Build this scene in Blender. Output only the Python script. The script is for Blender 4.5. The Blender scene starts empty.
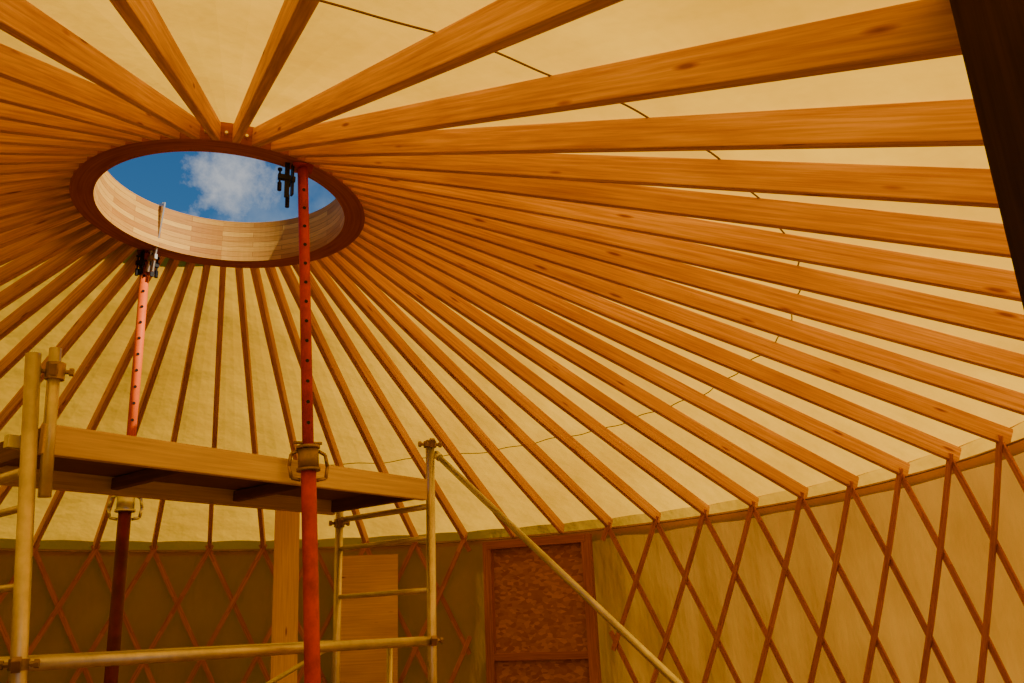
import bpy, bmesh, math, random
from mathutils import Vector, Matrix
random.seed(7)
R=4.5; ZE=2.3; RO=.8625; ZR=3.943; RI=.735; RH=.30
N=53; PH=.0200; STEP=2*math.pi/N
SL=(ZR-ZE)/(R-RO); RD=.100; CS=math.cos(math.atan(SL))
scn=bpy.context.scene

# ---------------- helpers ----------------
class MB:
    def __init__(s): s.v=[];s.f=[];s.uv=[];s.m=[]
    def face(s,pts,uvs=None,mi=0):
        b=len(s.v); s.v+= [tuple(p) for p in pts]; s.f.append(tuple(range(b,b+len(pts))))
        s.uv.append(uvs or [(0,0)]*len(pts)); s.m.append(mi)
    def beam(s,p0,p1,w,h,up=(0,0,1),mi=0,off=None):
        p0=Vector(p0);p1=Vector(p1);d=(p1-p0);L=d.length;d.normalize()
        up=Vector(up); side=d.cross(up)
        if side.length<1e-4: side=d.cross(Vector((0,1,0)))
        side.normalize(); u=side.cross(d).normalized()
        o=off if off is not None else random.random()*40
        c=[(-w/2,-h/2),(w/2,-h/2),(w/2,h/2),(-w/2,h/2)]
        A=[p0+side*a+u*b for a,b in c]; B=[p1+side*a+u*b for a,b in c]
        acc=0
        for i in range(4):
            j=(i+1)%4; wd=w if i%2==0 else h
            s.face([A[i],A[j],B[j],B[i]],[(0+o,acc+o),(0+o,acc+wd+o),(L+o,acc+wd+o),(L+o,acc+o)],mi); acc+=wd+.03
        s.face(A[::-1],[(o,o),(o,o+w),(o+.02,o+w),(o+.02,o)],mi); s.face(B,[(o,o),(o,o+w),(o+.02,o+w),(o+.02,o)],mi)
    def tube(s,p0,p1,r,n=16,mi=0,r1=None):
        p0=Vector(p0);p1=Vector(p1);d=(p1-p0);L=d.length;d.normalize()
        a=d.orthogonal().normalized(); b=d.cross(a); r1=r if r1 is None else r1
        A=[p0+(a*math.cos(t)+b*math.sin(t))*r for t in [2*math.pi*i/n for i in range(n)]]
        B=[p1+(a*math.cos(t)+b*math.sin(t))*r1 for t in [2*math.pi*i/n for i in range(n)]]
        for i in range(n):
            j=(i+1)%n; s.face([A[i],A[j],B[j],B[i]],[(0,i/n),(0,(i+1)/n),(L,(i+1)/n),(L,i/n)],mi)
        s.face(A[::-1],None,mi); s.face(B,None,mi)
    def path(s,pts,r,n=8,mi=0):
        for i in range(len(pts)-1): s.tube(pts[i],pts[i+1],r,n,mi)
    def obj(s,name,mats,parent=None,smooth=False,bevel=0):
        me=bpy.data.meshes.new(name); me.from_pydata(s.v,[],s.f)
        ul=me.uv_layers.new(name="UVMap"); k=0
        for fi,f in enumerate(s.uv):
            for u in f: ul.data[k].uv=u; k+=1
        for m in (mats if isinstance(mats,list) else [mats]): me.materials.append(m)
        for i,p in enumerate(me.polygons): p.material_index=s.m[i]
        bm=bmesh.new(); bm.from_mesh(me); bmesh.ops.remove_doubles(bm,verts=bm.verts,dist=1e-5)
        bmesh.ops.recalc_face_normals(bm,faces=bm.faces); bm.to_mesh(me); bm.free()
        o=bpy.data.objects.new(name,me); scn.collection.objects.link(o)
        if smooth:
            for p in me.polygons: p.use_smooth=len(p.vertices)==4
        if bevel:
            b=o.modifiers.new("bev","BEVEL"); b.width=bevel; b.segments=2; b.limit_method='ANGLE'
        if parent: o.parent=parent
        return o
def empty(name):
    e=bpy.data.objects.new(name,None); e.empty_display_size=.1; scn.collection.objects.link(e); return e
def pol(r,a,z): return Vector((r*math.sin(a),r*math.cos(a),z))

# ---------------- materials ----------------
def mat(name):
    m=bpy.data.materials.new(name); m.use_nodes=True; nt=m.node_tree
    for n in list(nt.nodes): nt.nodes.remove(n)
    out=nt.nodes.new("ShaderNodeOutputMaterial"); return m,nt,out
def ramp(nt,fac,stops):
    r=nt.nodes.new("ShaderNodeValToRGB"); cr=r.color_ramp
    while len(cr.elements)<len(stops): cr.elements.new(.5)
    for e,(p,c) in zip(cr.elements,stops): e.position=p; e.color=(*c,1)
    nt.links.new(fac,r.inputs[0]); return r.outputs[0]
def noise(nt,vec,scale,detail=4,rough=.55):
    n=nt.nodes.new("ShaderNodeTexNoise"); n.inputs["Scale"].default_value=scale; n.inputs["Detail"].default_value=detail
    n.inputs["Roughness"].default_value=rough
    if vec: nt.links.new(vec,n.inputs["Vector"])
    return n.outputs["Fac"]
def mapping(nt,kind,scale):
    tc=nt.nodes.new("ShaderNodeTexCoord"); mp=nt.nodes.new("ShaderNodeMapping"); mp.inputs["Scale"].default_value=scale
    nt.links.new(tc.outputs[kind],mp.inputs[0]); return mp.outputs[0]
def mixc(nt,a,b,fac,mode='MIX'):
    m=nt.nodes.new("ShaderNodeMix"); m.data_type='RGBA'; m.blend_type=mode
    for s,v in ((6,a),(7,b),(0,fac)):
        if hasattr(v,'links'): nt.links.new(v,m.inputs[s])
        elif s==0: m.inputs[0].default_value=v
        else: m.inputs[s].default_value=(*v,1)
    return m.outputs[2]
def bsdf(nt,out,col,rough=.6,metal=0,bump=None,bs=.2,bd=.01):
    b=nt.nodes.new("ShaderNodeBsdfPrincipled")
    if hasattr(col,'links'): nt.links.new(col,b.inputs["Base Color"])
    else: b.inputs["Base Color"].default_value=(*col,1)
    b.inputs["Roughness"].default_value=rough; b.inputs["Metallic"].default_value=metal
    b.inputs["Specular IOR Level"].default_value=.25
    if bump:
        bn=nt.nodes.new("ShaderNodeBump"); bn.inputs["Strength"].default_value=bs; bn.inputs["Distance"].default_value=bd
        nt.links.new(bump,bn.inputs["Height"]); nt.links.new(bn.outputs[0],b.inputs["Normal"])
    nt.links.new(b.outputs[0],out.inputs[0]); return b
def wood(name,dark,light,knots=True,rough=.7,lo=(.74,.66,.56)):
    m,nt,out=mat(name)
    v=mapping(nt,"UV",(.7,22,1)); g=noise(nt,v,3,7,.62)
    c=ramp(nt,g,[(.32,dark),(.50,tuple(a*.45+b*.55 for a,b in zip(dark,light))),(.64,light)])
    v2=mapping(nt,"UV",(.35,.9,1)); big=noise(nt,v2,2,2)
    br=ramp(nt,big,[(.3,lo),(.7,(1.05,1.05,1.05))])
    c=mixc(nt,c,br,1.0,'MULTIPLY')
    if knots:
        v3=mapping(nt,"UV",(2.2,11,1)); vo=nt.nodes.new("ShaderNodeTexVoronoi"); vo.inputs["Scale"].default_value=1.0
        nt.links.new(v3,vo.inputs["Vector"])
        k=ramp(nt,vo.outputs["Distance"],[(0.05,(.28,.10,.04)),(.08,(.62,.42,.3)),(.12,(1,1,1))])
        c=mixc(nt,c,k,.85,'MULTIPLY')
    bsdf(nt,out,c,rough,0,g,.15,.003); return m
M_raft=wood("pine_rafter",(.60,.27,.016),(1.0,.60,.040))
M_lath=wood("lattice_lath",(.42,.145,.018),(.66,.28,.04),False)
M_frame=wood("door_frame_wood",(.34,.12,.020),(.54,.22,.045),False)
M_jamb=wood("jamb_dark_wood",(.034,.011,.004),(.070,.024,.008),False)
M_board=wood("board_wood",(.72,.46,.11),(.92,.66,.20))
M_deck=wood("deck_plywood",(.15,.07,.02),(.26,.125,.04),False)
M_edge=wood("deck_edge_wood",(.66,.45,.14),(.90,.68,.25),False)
M_ringb=wood("ring_base",(.34,.095,.012),(.54,.19,.025),False)

m,nt,out=mat("ring_laminate"); v=mapping(nt,"UV",(1,1,1))
b=nt.nodes.new("ShaderNodeTexBrick"); nt.links.new(v,b.inputs["Vector"])
b.inputs["Color1"].default_value=(.84,.50,.09,1); b.inputs["Color2"].default_value=(.52,.23,.035,1); b.inputs["Mortar"].default_value=(.34,.13,.02,1)
b.inputs["Scale"].default_value=1; b.inputs["Mortar Size"].default_value=.0014; b.inputs["Brick Width"].default_value=.42; b.inputs["Row Height"].default_value=.0375
g=noise(nt,mapping(nt,"UV",(4,60,1)),2,4); c=mixc(nt,b.outputs[0],ramp(nt,g,[(.3,(.8,.76,.7)),(.7,(1.1,1.1,1.1))]),1.0,'MULTIPLY')
bsdf(nt,out,c,.6); M_lam=m

def canvas(name,cd,ct,ftr,vs,bd):
    m,nt,out=mat(name)
    n=noise(nt,mapping(nt,"Object",(1,1,1)),1.3,5,.6)
    f=noise(nt,mapping(nt,"Object",vs),2.2,4,.5)
    k=ramp(nt,n,[(.3,(.84,.78,.66)),(.7,(1.06,1.06,1.06))])
    bn=nt.nodes.new("ShaderNodeBump"); bn.inputs["Strength"].default_value=.6; bn.inputs["Distance"].default_value=bd; nt.links.new(f,bn.inputs["Height"])
    d=nt.nodes.new("ShaderNodeBsdfDiffuse"); t=nt.nodes.new("ShaderNodeBsdfTranslucent"); mx=nt.nodes.new("ShaderNodeMixShader")
    nt.links.new(mixc(nt,cd,k,1.0,'MULTIPLY'),d.inputs[0]); nt.links.new(mixc(nt,ct,k,1.0,'MULTIPLY'),t.inputs[0])
    nt.links.new(bn.outputs[0],d.inputs["Normal"]); nt.links.new(bn.outputs[0],t.inputs["Normal"])
    mx.inputs[0].default_value=ftr
    nt.links.new(d.outputs[0],mx.inputs[1]); nt.links.new(t.outputs[0],mx.inputs[2]); nt.links.new(mx.outputs[0],out.inputs[0]); return m
M_roof=canvas("roof_canvas",(.46,.24,.022),(.98,.56,.030),.56,(1,1,1),.08)
M_wall=canvas("wall_canvas",(.40,.20,.035),(.85,.44,.05),.30,(1.6,1.6,.5),.06)

def metal(name,col,rough=.4,metal_=.8,dirt=.5):
    m,nt,out=mat(name); n=noise(nt,mapping(nt,"Object",(1,1,1)),9,5,.65)
    c=ramp(nt,n,[(.35,tuple(x*dirt for x in col)),(.65,col)])
    bsdf(nt,out,c,rough,metal_); return m
M_alu=metal("scaffold_tube",(.80,.70,.54),.42,.7,.75)
M_galv=metal("galvanised_steel",(.80,.78,.72),.35,.8,.75)
M_brass=metal("rusty_coupler",(.46,.30,.14),.5,.7,.5)
M_red=metal("red_painted_steel",(.62,.05,.008),.55,0,.55)
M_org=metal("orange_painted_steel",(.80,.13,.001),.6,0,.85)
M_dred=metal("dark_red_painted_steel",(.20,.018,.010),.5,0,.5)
M_blk=metal("black_iron",(.02,.02,.025),.45,.3,.6)
M_cord=metal("cord",(.22,.11,.03),.8,0,.8)
m,nt,out=mat("osb"); vo=nt.nodes.new("ShaderNodeTexVoronoi"); vo.inputs["Scale"].default_value=1
nt.links.new(mapping(nt,"Object",(20,20,38)),vo.inputs["Vector"])
sp=nt.nodes.new("ShaderNodeSeparateColor"); nt.links.new(vo.outputs["Color"],sp.inputs[0])
bsdf(nt,out,ramp(nt,sp.outputs[0],[(0,(.32,.12,.02)),(.5,(.42,.18,.035)),(1,(.58,.28,.06))]),.7); M_osb=m
m,nt,out=mat("floor_ply"); n=noise(nt,mapping(nt,"Object",(1,8,1)),2,5)
bsdf(nt,out,ramp(nt,n,[(.3,(.22,.11,.035)),(.7,(.32,.17,.06))]),.7); M_floor=m
m,nt,out=mat("ground_grass"); n=noise(nt,mapping(nt,"Object",(1,1,1)),3,6)
bsdf(nt,out,ramp(nt,n,[(.3,(.06,.07,.02)),(.7,(.16,.14,.06))]),.9); M_gr=m

# ---------------- roof ----------------
mb=MB()
for i in range(N):
    a=PH+i*STEP; dz=RD/2/CS
    r0=RO-.01; r1=R+.045
    z0=ZE+SL*(R-r0)+dz; z1=ZE+SL*(R-r1)+dz
    mb.beam(pol(r0,a,z0),pol(r1,a,z1),.041,RD)
mb.obj("roof_rafters",M_raft,bevel=.003)
mb=MB(); seg=212; rr=[RO-.02,1.4,2.0,2.6,3.2,3.8,4.3,R+.06]
off=RD/CS+.006
for j in range(len(rr)-1):
    for i in range(seg):
        a0=PH+i*2*math.pi/seg; a1=PH+(i+1)*2*math.pi/seg
        q=[]
        for (r,a,k) in ((rr[j],a0,i),(rr[j],a1,i+1),(rr[j+1],a1,i+1),(rr[j+1],a0,i)):
            bulge=.012*math.sin(math.pi*((k%4)/4))*min(1,(r-.8)) 
            q.append(pol(r,a,ZE+SL*(R-r)+off+bulge))
        mb.face(q)
zt=ZE+SL*(-.06)+off
for i in range(seg):
    a0=PH+i*2*math.pi/seg; a1=PH+(i+1)*2*math.pi/seg
    mb.face([pol(R+.06,a0,ZE-.05),pol(R+.06,a1,ZE-.05),pol(R+.06,a1,zt+.013),pol(R+.06,a0,zt+.013)])
mb.obj("ceiling",M_roof,smooth=False)
mb=MB(); ang=[2*math.pi*i/424 for i in range(425)]
pts=[pol(3.29+.012*math.sin(a*41)+.01*math.sin(a*17),a,0) for a in ang]
pts=[Vector((p.x,p.y,ZE+SL*(R-math.hypot(p.x,p.y))+off-.006)) for p in pts]
mb.path(pts,.0035,6); mb.obj("roof_seam_cord",M_cord)

# ---------------- crown ring ----------------
mb=MB(); n=128
for i in range(n):
    a0=2*math.pi*i/n;a1=2*math.pi*(i+1)/n
    def q(r,z0,z1,mi):
        mb.face([pol(r,a0,z0),pol(r,a1,z0),pol(r,a1,z1),pol(r,a0,z1)],[(a0*r,z0),(a1*r,z0),(a1*r,z1),(a0*r,z1)],mi)
    def h(z,ra,rb,mi):
        mb.face([pol(ra,a0,z),pol(ra,a1,z),pol(rb,a1,z),pol(rb,a0,z)],[(a0,ra),(a1,ra),(a1,rb),(a0,rb)],mi)
    q(RI,ZR,ZR+RH,0); q(RO,ZR,ZR+RH,1); h(ZR,RI,RO,1); h(ZR+RH,RI,RO,0)
ring=mb.obj("crown_ring",[M_lam,M_ringb],smooth=False)
mb=MB()
for i in range(N):
    a=PH+(i+.5)*STEP
    mb.tube(pol(RO-.005,a,ZR+.045),pol(RO+.022,a,ZR+.045),.009,8)
mb.obj("ring_bolts",M_galv,parent=ring)

# ---------------- walls ----------------
A0=math.radians(165.6); A1=math.radians(189.5)   # door opening on the camera side
mb=MB(); seg=360; span=2*math.pi-(A1-A0)
def wr(a,z): return R+.045+.010*math.sin(a*26.5*2+1.1*math.sin(z*2.1))*min(1,(ZE-z)*1.5)+.004*math.sin(a*31+z*4)
zs=[0,.4,.8,1.2,1.5,1.8,2.0,2.15,ZE+.01]
for i in range(seg):
    a0=A1+span*i/seg;a1=A1+span*(i+1)/seg
    for z0,z1 in zip(zs[:-1],zs[1:]):
        mb.face([pol(wr(a0,z0),a0,z0),pol(wr(a1,z0),a1,z0),pol(wr(a1,z1),a1,z1),pol(wr(a0,z1),a0,z1)])
mb.obj("wall_round",M_wall,smooth=True)
mb=MB(); V=1.05
doorA=[(math.radians(36.5),math.radians(54.5))]
def inop(a):
    a%=2*math.pi
    return A0-.005<a<A1+.005 or (doorA[0][0]<a<doorA[0][1])
for i in range(N):
    for sgn,rad in ((1,R-.008),(-1,R-.024)):
        zt=ZE+.05; steps=14; prev=None; o=random.random()*30
        for s in range(steps+1):
            z=zt-(zt-.02)*s/steps
            a=PH+i*STEP+sgn*(ZE-z)/V*STEP
            if s>0 and not inop(a) and not inop(prev[1]):
                p,q2=pol(rad,prev[1],prev[0]),pol(rad,a,z)
                am=(a+prev[1])/2
                mb.beam(p,q2,.046,.013,up=(math.sin(am),math.cos(am),0),off=o+s*.2)
            prev=(z,a)
lat=mb.obj("lattice_wall",M_lath)
mb=MB(); mb.path([pol(R-.0,A1+span*i/160,ZE-.012) for i in range(161)],.006,6); mb.obj("eave_cable",M_brass,parent=lat)
# near door frame
e=empty("door_1")
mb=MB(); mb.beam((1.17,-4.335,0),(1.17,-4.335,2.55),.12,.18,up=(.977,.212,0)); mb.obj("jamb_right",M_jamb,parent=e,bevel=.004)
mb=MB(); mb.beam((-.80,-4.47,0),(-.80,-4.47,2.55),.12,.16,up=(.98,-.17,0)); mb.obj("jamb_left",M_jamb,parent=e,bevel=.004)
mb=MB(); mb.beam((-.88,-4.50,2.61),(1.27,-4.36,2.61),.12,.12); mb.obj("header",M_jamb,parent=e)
mb=MB(); mb.beam((-.75,-4.50,.02),(1.12,-4.38,.02),.14,.04); mb.obj("sill",M_jamb,parent=e)

# far doorway boarded with OSB
e=empty("door_2")
p0=Vector((2.78,3.47,0)); p1=Vector((3.54,2.71,0)); dr=(p1-p0).normalized(); inn=Vector((-dr.y,dr.x,0)); 
if inn.dot(p0)>0: inn=-inn
z=Vector((0,0,1))
mb=MB()
mb.beam(p0,p0+z*2.26,.09,.08,up=inn); mb.beam(p1,p1+z*2.26,.09,.08,up=inn)
mb.beam(p0+z*2.22,p1+z*2.22,.09,.08); mb.beam(p0+z*1.15,p1+z*1.15,.07,.07); mb.beam(p0+z*.04,p1+z*.04,.09,.08)
mb.obj("frame",M_frame,parent=e,bevel=.003)
mb=MB(); k=-inn*.03
mb.beam(p0+k+dr*.03+z*1.68,p1+k-dr*.03+z*1.68,.015,1.03); mb.beam(p0+k*.6+dr*.03+z*.60,p1+k*.6-dr*.03+z*.60,.015,1.06)
mb.obj("osb_panel",M_osb,parent=e)
# plywood panel
mb=MB(); q0=Vector((1.33,4.14,0)); q1=Vector((1.94,3.92,0))
mb.beam(q0+z*1.10,q1+z*1.10,.018,2.18); mb.obj("plywood_panel",M_board)
mb=MB(); mb.beam((.775,3.05,0.005),(.775,3.56,2.60),.23,.035,up=(0,1,0)); mb.obj("leaning_board",M_board,bevel=.003)

# floor / ground
mb=MB(); n=96
mb.face([pol(4.9,2*math.pi*i/n,0) for i in range(n)]); mb.face([pol(4.9,2*math.pi*i/n,-.25) for i in range(n)])
for i in range(n):
    a0=2*math.pi*i/n;a1=2*math.pi*(i+1)/n; mb.face([pol(4.9,a0,-.25),pol(4.9,a1,-.25),pol(4.9,a1,0),pol(4.9,a0,0)])
mb.obj("floor",M_floor)
mb=MB(); mb.face([(-40,-40,-.26),(40,-40,-.26),(40,40,-.26),(-40,40,-.26)]); mb.obj("ground",M_gr)

# ---------------- props ----------------
def prop(top,bot,zc,mi_in,mi_out,colm):
    e=empty("steel_prop"); top=Vector(top);bot=Vector(bot); d=(top-bot).normalized()
    at=lambda zz: bot+(top-bot)*((zz-bot.z)/(top.z-bot.z))
    mb=MB(); mb.tube(at(zc-.05),top,.029,20); mb.obj("inner_tube",mi_in,e,smooth=True)
    mb=MB(); mb.tube(bot,at(zc),.038,20); mb.obj("outer_tube",mi_out,e,smooth=True)
    mb=MB(); mb.beam(bot,bot+d*.008,.16,.16,up=(0,1,0)); mb.beam(top-d*.008,top,.11,.11,up=(0,1,0)); mb.obj("plates",mi_out,e)
    mb=MB(); vd=Vector((.05,-1,0)).normalized()
    zz=zc+.16
    while zz<top.z-.06:
        p=at(zz); mb.tube(p-vd*.0305,p+vd*.0305,.0095,10); zz+=.11
    mb.obj("pin_holes",M_blk,e)
    mb=MB(); c=at(zc); mb.tube(c-d*.075,c+d*.03,.052,20); mb.tube(c+d*.03,c+d*.045,.06,20); mb.tube(c-d*.085,c-d*.07,.06,20)
    s=Vector((1,0,0))
    for sg in (-1,1):
        pts=[c+s*sg*.05+d*.02,c+s*sg*.085+d*.0,c+s*sg*.095-d*.06,c+s*sg*.085-d*.12,c+s*sg*.04-d*.13]
        mb.path(pts,.009,8)
    mb.path([c+d*.06-s*.07,c+d*.06+s*.07],.008,8)
    mb.obj("collar_nut",colm,e,smooth=True)
    return e,at
def fclamp(parent,base,top,jd,jl=.06,mi=None,slide=.18,hd=1.0):
    base=Vector(base);top=Vector(top);d=(top-base).normalized();jd=Vector(jd).normalized()
    mb=MB(); mb.beam(base,top,.010,.026,up=jd)
    mb.beam(top-d*.012,top-d*.012+jd*jl,.016,.024,up=d)
    s=base+d*slide; mb.beam(s-jd*.02,s+jd*jl,.02,.032,up=d)
    mb.tube(s+jd*(jl-.01)-d*.08*hd,s+jd*(jl-.01)+d*.05,.006,8)
    mb.tube(s+jd*(jl-.01)-d*.15*hd,s+jd*(jl-.01)-d*.07*hd,.012,10)
    mb.tube(s+jd*(jl-.01)+d*.045,s+jd*(jl-.01)+d*.055,.013,10)
    mb.obj("bar_clamp",mi or M_blk,parent)
e1,at1=prop((.40,-.70,3.94),(.607,-.70,0),2.305,M_red,M_red,M_brass)
fclamp(e1,(.345,-.735,3.74),(.345,-.70,4.00),(-.3,.9,0),.07,slide=.10)
fclamp(e1,(.315,-.76,3.71),(.315,-.72,3.98),(-.9,-.1,0),.05,slide=.13,hd=.6)
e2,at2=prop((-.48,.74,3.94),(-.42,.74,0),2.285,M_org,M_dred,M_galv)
fclamp(e2,(-.43,.66,3.78),(-.39,.585,4.26),(-.6,.8,0),.06,M_galv,slide=.10,hd=.6)
fclamp(e2,(-.50,.69,3.76),(-.50,.69,3.99),(-.8,.5,0),.04,slide=.09,hd=.6)
fclamp(e2,(-.43,.70,3.76),(-.43,.70,3.98),(.8,.5,0),.04,slide=.09,hd=.6)

# ---------------- scaffold ----------------
e=empty("scaffold_tower")
u=Vector((.844,.536,0)); w=Vector((-.536,.844,0)); L=Vector((-.636,-1.266,0)); W=.82; LEN=2.23
Rr=L+u*LEN; ZD=2.232
def V3(p,zz): return Vector((p.x,p.y,zz))
A=V3(Rr+u*.05,0); A2=A+w*W; B=V3(L-u*.05,0); B2=B+w*W
ZL=1.375; ZT=2.54
mb=MB()
mb.tube(A,V3(A,ZT),.027); mb.tube(A2,V3(A2,2.46),.025)
Bt=V3(B,2.58)-Vector((.024,0,0)); Bb=Vector((B.x+.18,B.y,0))
mb.tube(Bb,Bt,.030)
B2t=V3(B2,2.60); mb.tube(Vector((B2.x+.10,B2.y,0)),B2t,.027)
mb.obj("posts",M_alu,e,smooth=True)
mb=MB()
bl=lambda zz: Bb+(Bt-Bb)*(zz/2.58)
mb.tube(bl(ZL),V3(A,ZL),.026)
mb.tube(V3(B2,ZL)+Vector((.04,0,0)),V3(A2,ZL),.022)
for zz in (ZL,1.655,1.955,.9,.45): mb.tube(V3(A,zz),V3(A2,zz),.015,12); mb.tube(bl(zz),V3(B2,zz)+Vector((.04,0,0)),.015,12)
m1=A+w*(W*.42); mb.tube(V3(m1,.45),V3(m1,ZL),.018,12)
mb.tube(V3(B,2.09),V3(B2,2.09),.022,12); mb.tube(V3(A,2.14),V3(A2,2.14),.018,12)
mb.tube(V3(B2,.5)+Vector((.1,0,0)),V3(A2,ZL),.014,10)
mb.obj("ledgers_and_rungs",M_alu,e,smooth=True)
mb=MB(); t2=B+u*.07; mb.tube(V3(t2,2.0)+Vector((.02,0,0)),V3(t2,2.62)-Vector((.01,0,0)),.025); mb.obj("guard_tube",M_alu,e,smooth=True)
mb=MB()
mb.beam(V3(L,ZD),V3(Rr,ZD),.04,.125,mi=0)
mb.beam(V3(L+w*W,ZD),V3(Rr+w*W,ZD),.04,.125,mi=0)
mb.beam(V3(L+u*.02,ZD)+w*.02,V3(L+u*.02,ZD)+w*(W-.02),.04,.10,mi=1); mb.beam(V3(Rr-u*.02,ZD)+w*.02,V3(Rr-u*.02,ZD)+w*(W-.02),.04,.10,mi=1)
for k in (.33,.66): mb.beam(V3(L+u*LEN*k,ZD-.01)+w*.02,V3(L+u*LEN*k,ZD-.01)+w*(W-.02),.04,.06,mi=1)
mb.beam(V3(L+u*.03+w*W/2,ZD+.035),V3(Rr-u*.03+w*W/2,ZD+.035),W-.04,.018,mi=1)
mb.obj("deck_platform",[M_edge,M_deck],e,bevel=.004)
mb=MB()
for q in (L+w*.08,L+w*(W-.08)): mb.beam(V3(q-u*.10,ZD-.01),V3(q+u*.03,ZD-.01),.04,.05)
for q in (Rr+w*.06,Rr+w*(W-.08)): mb.beam(V3(q-u*.03,ZD-.01),V3(q+u*.08,ZD-.01),.04,.05)
mb.obj("deck_hooks",M_galv,e)
mb=MB()
def coup(c,r=.04,h=.06,dr=Vector((1,0,0))):
    c=Vector(c); mb.tube(c-Vector((0,0,h/2)),c+Vector((0,0,h/2)),r,16)
    for k in (1,-1):
        mb.tube(c,c+dr*k*(r+.03),.010,8); mb.tube(c+dr*k*(r+.015),c+dr*k*(r+.032),.017,6)
    mb.beam(c+Vector((0,-r,0))-Vector((0,0,.02)),c+Vector((0,-r-.025,0))+Vector((0,0,.02)),.03,.03)
coup(V3(A,2.515),.040,.035); coup(V3(t2,2.52),.038,.07); coup(V3(A2,2.12),.034,.05)
coup(bl(ZL),.036,.04); coup(V3(A,ZL),.033,.03)
mb.obj("couplers",M_brass,e,smooth=False)
mb=MB(); s0=V3(A,2.43)+Vector((.055,-.02,0)); dd=Vector((.62,-1.58,-1.26))
s1=s0+dd*(2.41/1.26); mb.tube(s0,s1,.018,14); mb.tube(s1,s1+Vector((0,0,.02)),.04,14); mb.tube(s0-dd.normalized()*.05,s0,.024,12)
mb.obj("stabiliser_brace",M_galv,e,smooth=True)

# ---------------- light & sky ----------------
wd=bpy.data.worlds.new("World"); scn.world=wd; wd.use_nodes=True; nt=wd.node_tree
for n_ in list(nt.nodes): nt.nodes.remove(n_)
out=nt.nodes.new("ShaderNodeOutputWorld"); bg=nt.nodes.new("ShaderNodeBackground"); nt.links.new(bg.outputs[0],out.inputs[0])
tc=nt.nodes.new("ShaderNodeTexCoord"); g=tc.outputs["Generated"]
sx=nt.nodes.new("ShaderNodeSeparateXYZ"); nt.links.new(g,sx.inputs[0])
sky=ramp(nt,sx.outputs[2],[(0,(.28,.45,.66)),(.35,(.055,.20,.43)),(.60,(.025,.11,.32)),(1,(.015,.08,.26))])
vd=nt.nodes.new("ShaderNodeVectorMath"); vd.operation='DISTANCE'; nt.links.new(g,vd.inputs[0])
cdir=Vector((.006,.9408,.4960)).normalized(); vd.inputs[1].default_value=cdir
n1=noise(nt,g,24,8,.65)
ma=nt.nodes.new("ShaderNodeMath"); ma.operation='MULTIPLY'; nt.links.new(vd.outputs["Value"],ma.inputs[0]); ma.inputs[1].default_value=-6.5
mb2=nt.nodes.new("ShaderNodeMath"); mb2.operation='ADD'; nt.links.new(ma.outputs[0],mb2.inputs[0]); nt.links.new(n1,mb2.inputs[1])
cl=ramp(nt,mb2.outputs[0],[(.18,(0,0,0)),(.50,(1,1,1))])
n2=noise(nt,g,5,6,.6); cl2=ramp(nt,n2,[(.60,(0,0,0)),(.8,(.5,.5,.5))])
nt.links.new(mixc(nt,mixc(nt,sky,(.5,.6,.72),cl2),(.60,.63,.68),cl),bg.inputs[0]); bg.inputs[1].default_value=.85
sun=bpy.data.lights.new("sun","SUN"); sun.energy=8.6; sun.angle=.009; sun.color=(1,.84,.56)
so=bpy.data.objects.new("sun",sun); scn.collection.objects.link(so)
az=Vector((.80,-.60,0)).normalized(); el=math.radians(46)
dirto=Vector((az.x*math.cos(el),az.y*math.cos(el),math.sin(el)))
so.rotation_euler=dirto.to_track_quat('Z','Y').to_euler(); so.location=(6,-2,8)

# ---------------- camera ----------------
yaw,pit,rol=.3493,.3179,-.04151
fw=Vector((math.sin(yaw)*math.cos(pit),math.cos(yaw)*math.cos(pit),math.sin(pit)))
rt=Vector((math.cos(yaw),-math.sin(yaw),0)); up=rt.cross(fw)
r2=rt*math.cos(rol)+up*math.sin(rol); u2=-rt*math.sin(rol)+up*math.cos(rol)
cam=bpy.data.cameras.new("cam"); co=bpy.data.objects.new("camera",cam); scn.collection.objects.link(co)
cam.sensor_width=36; cam.lens=861.8/1024*36; cam.clip_start=.02
M=Matrix((r2,u2,-fw)).transposed().to_4x4(); M.translation=Vector((0,-5.128,1.441)); co.matrix_world=M
scn.camera=co
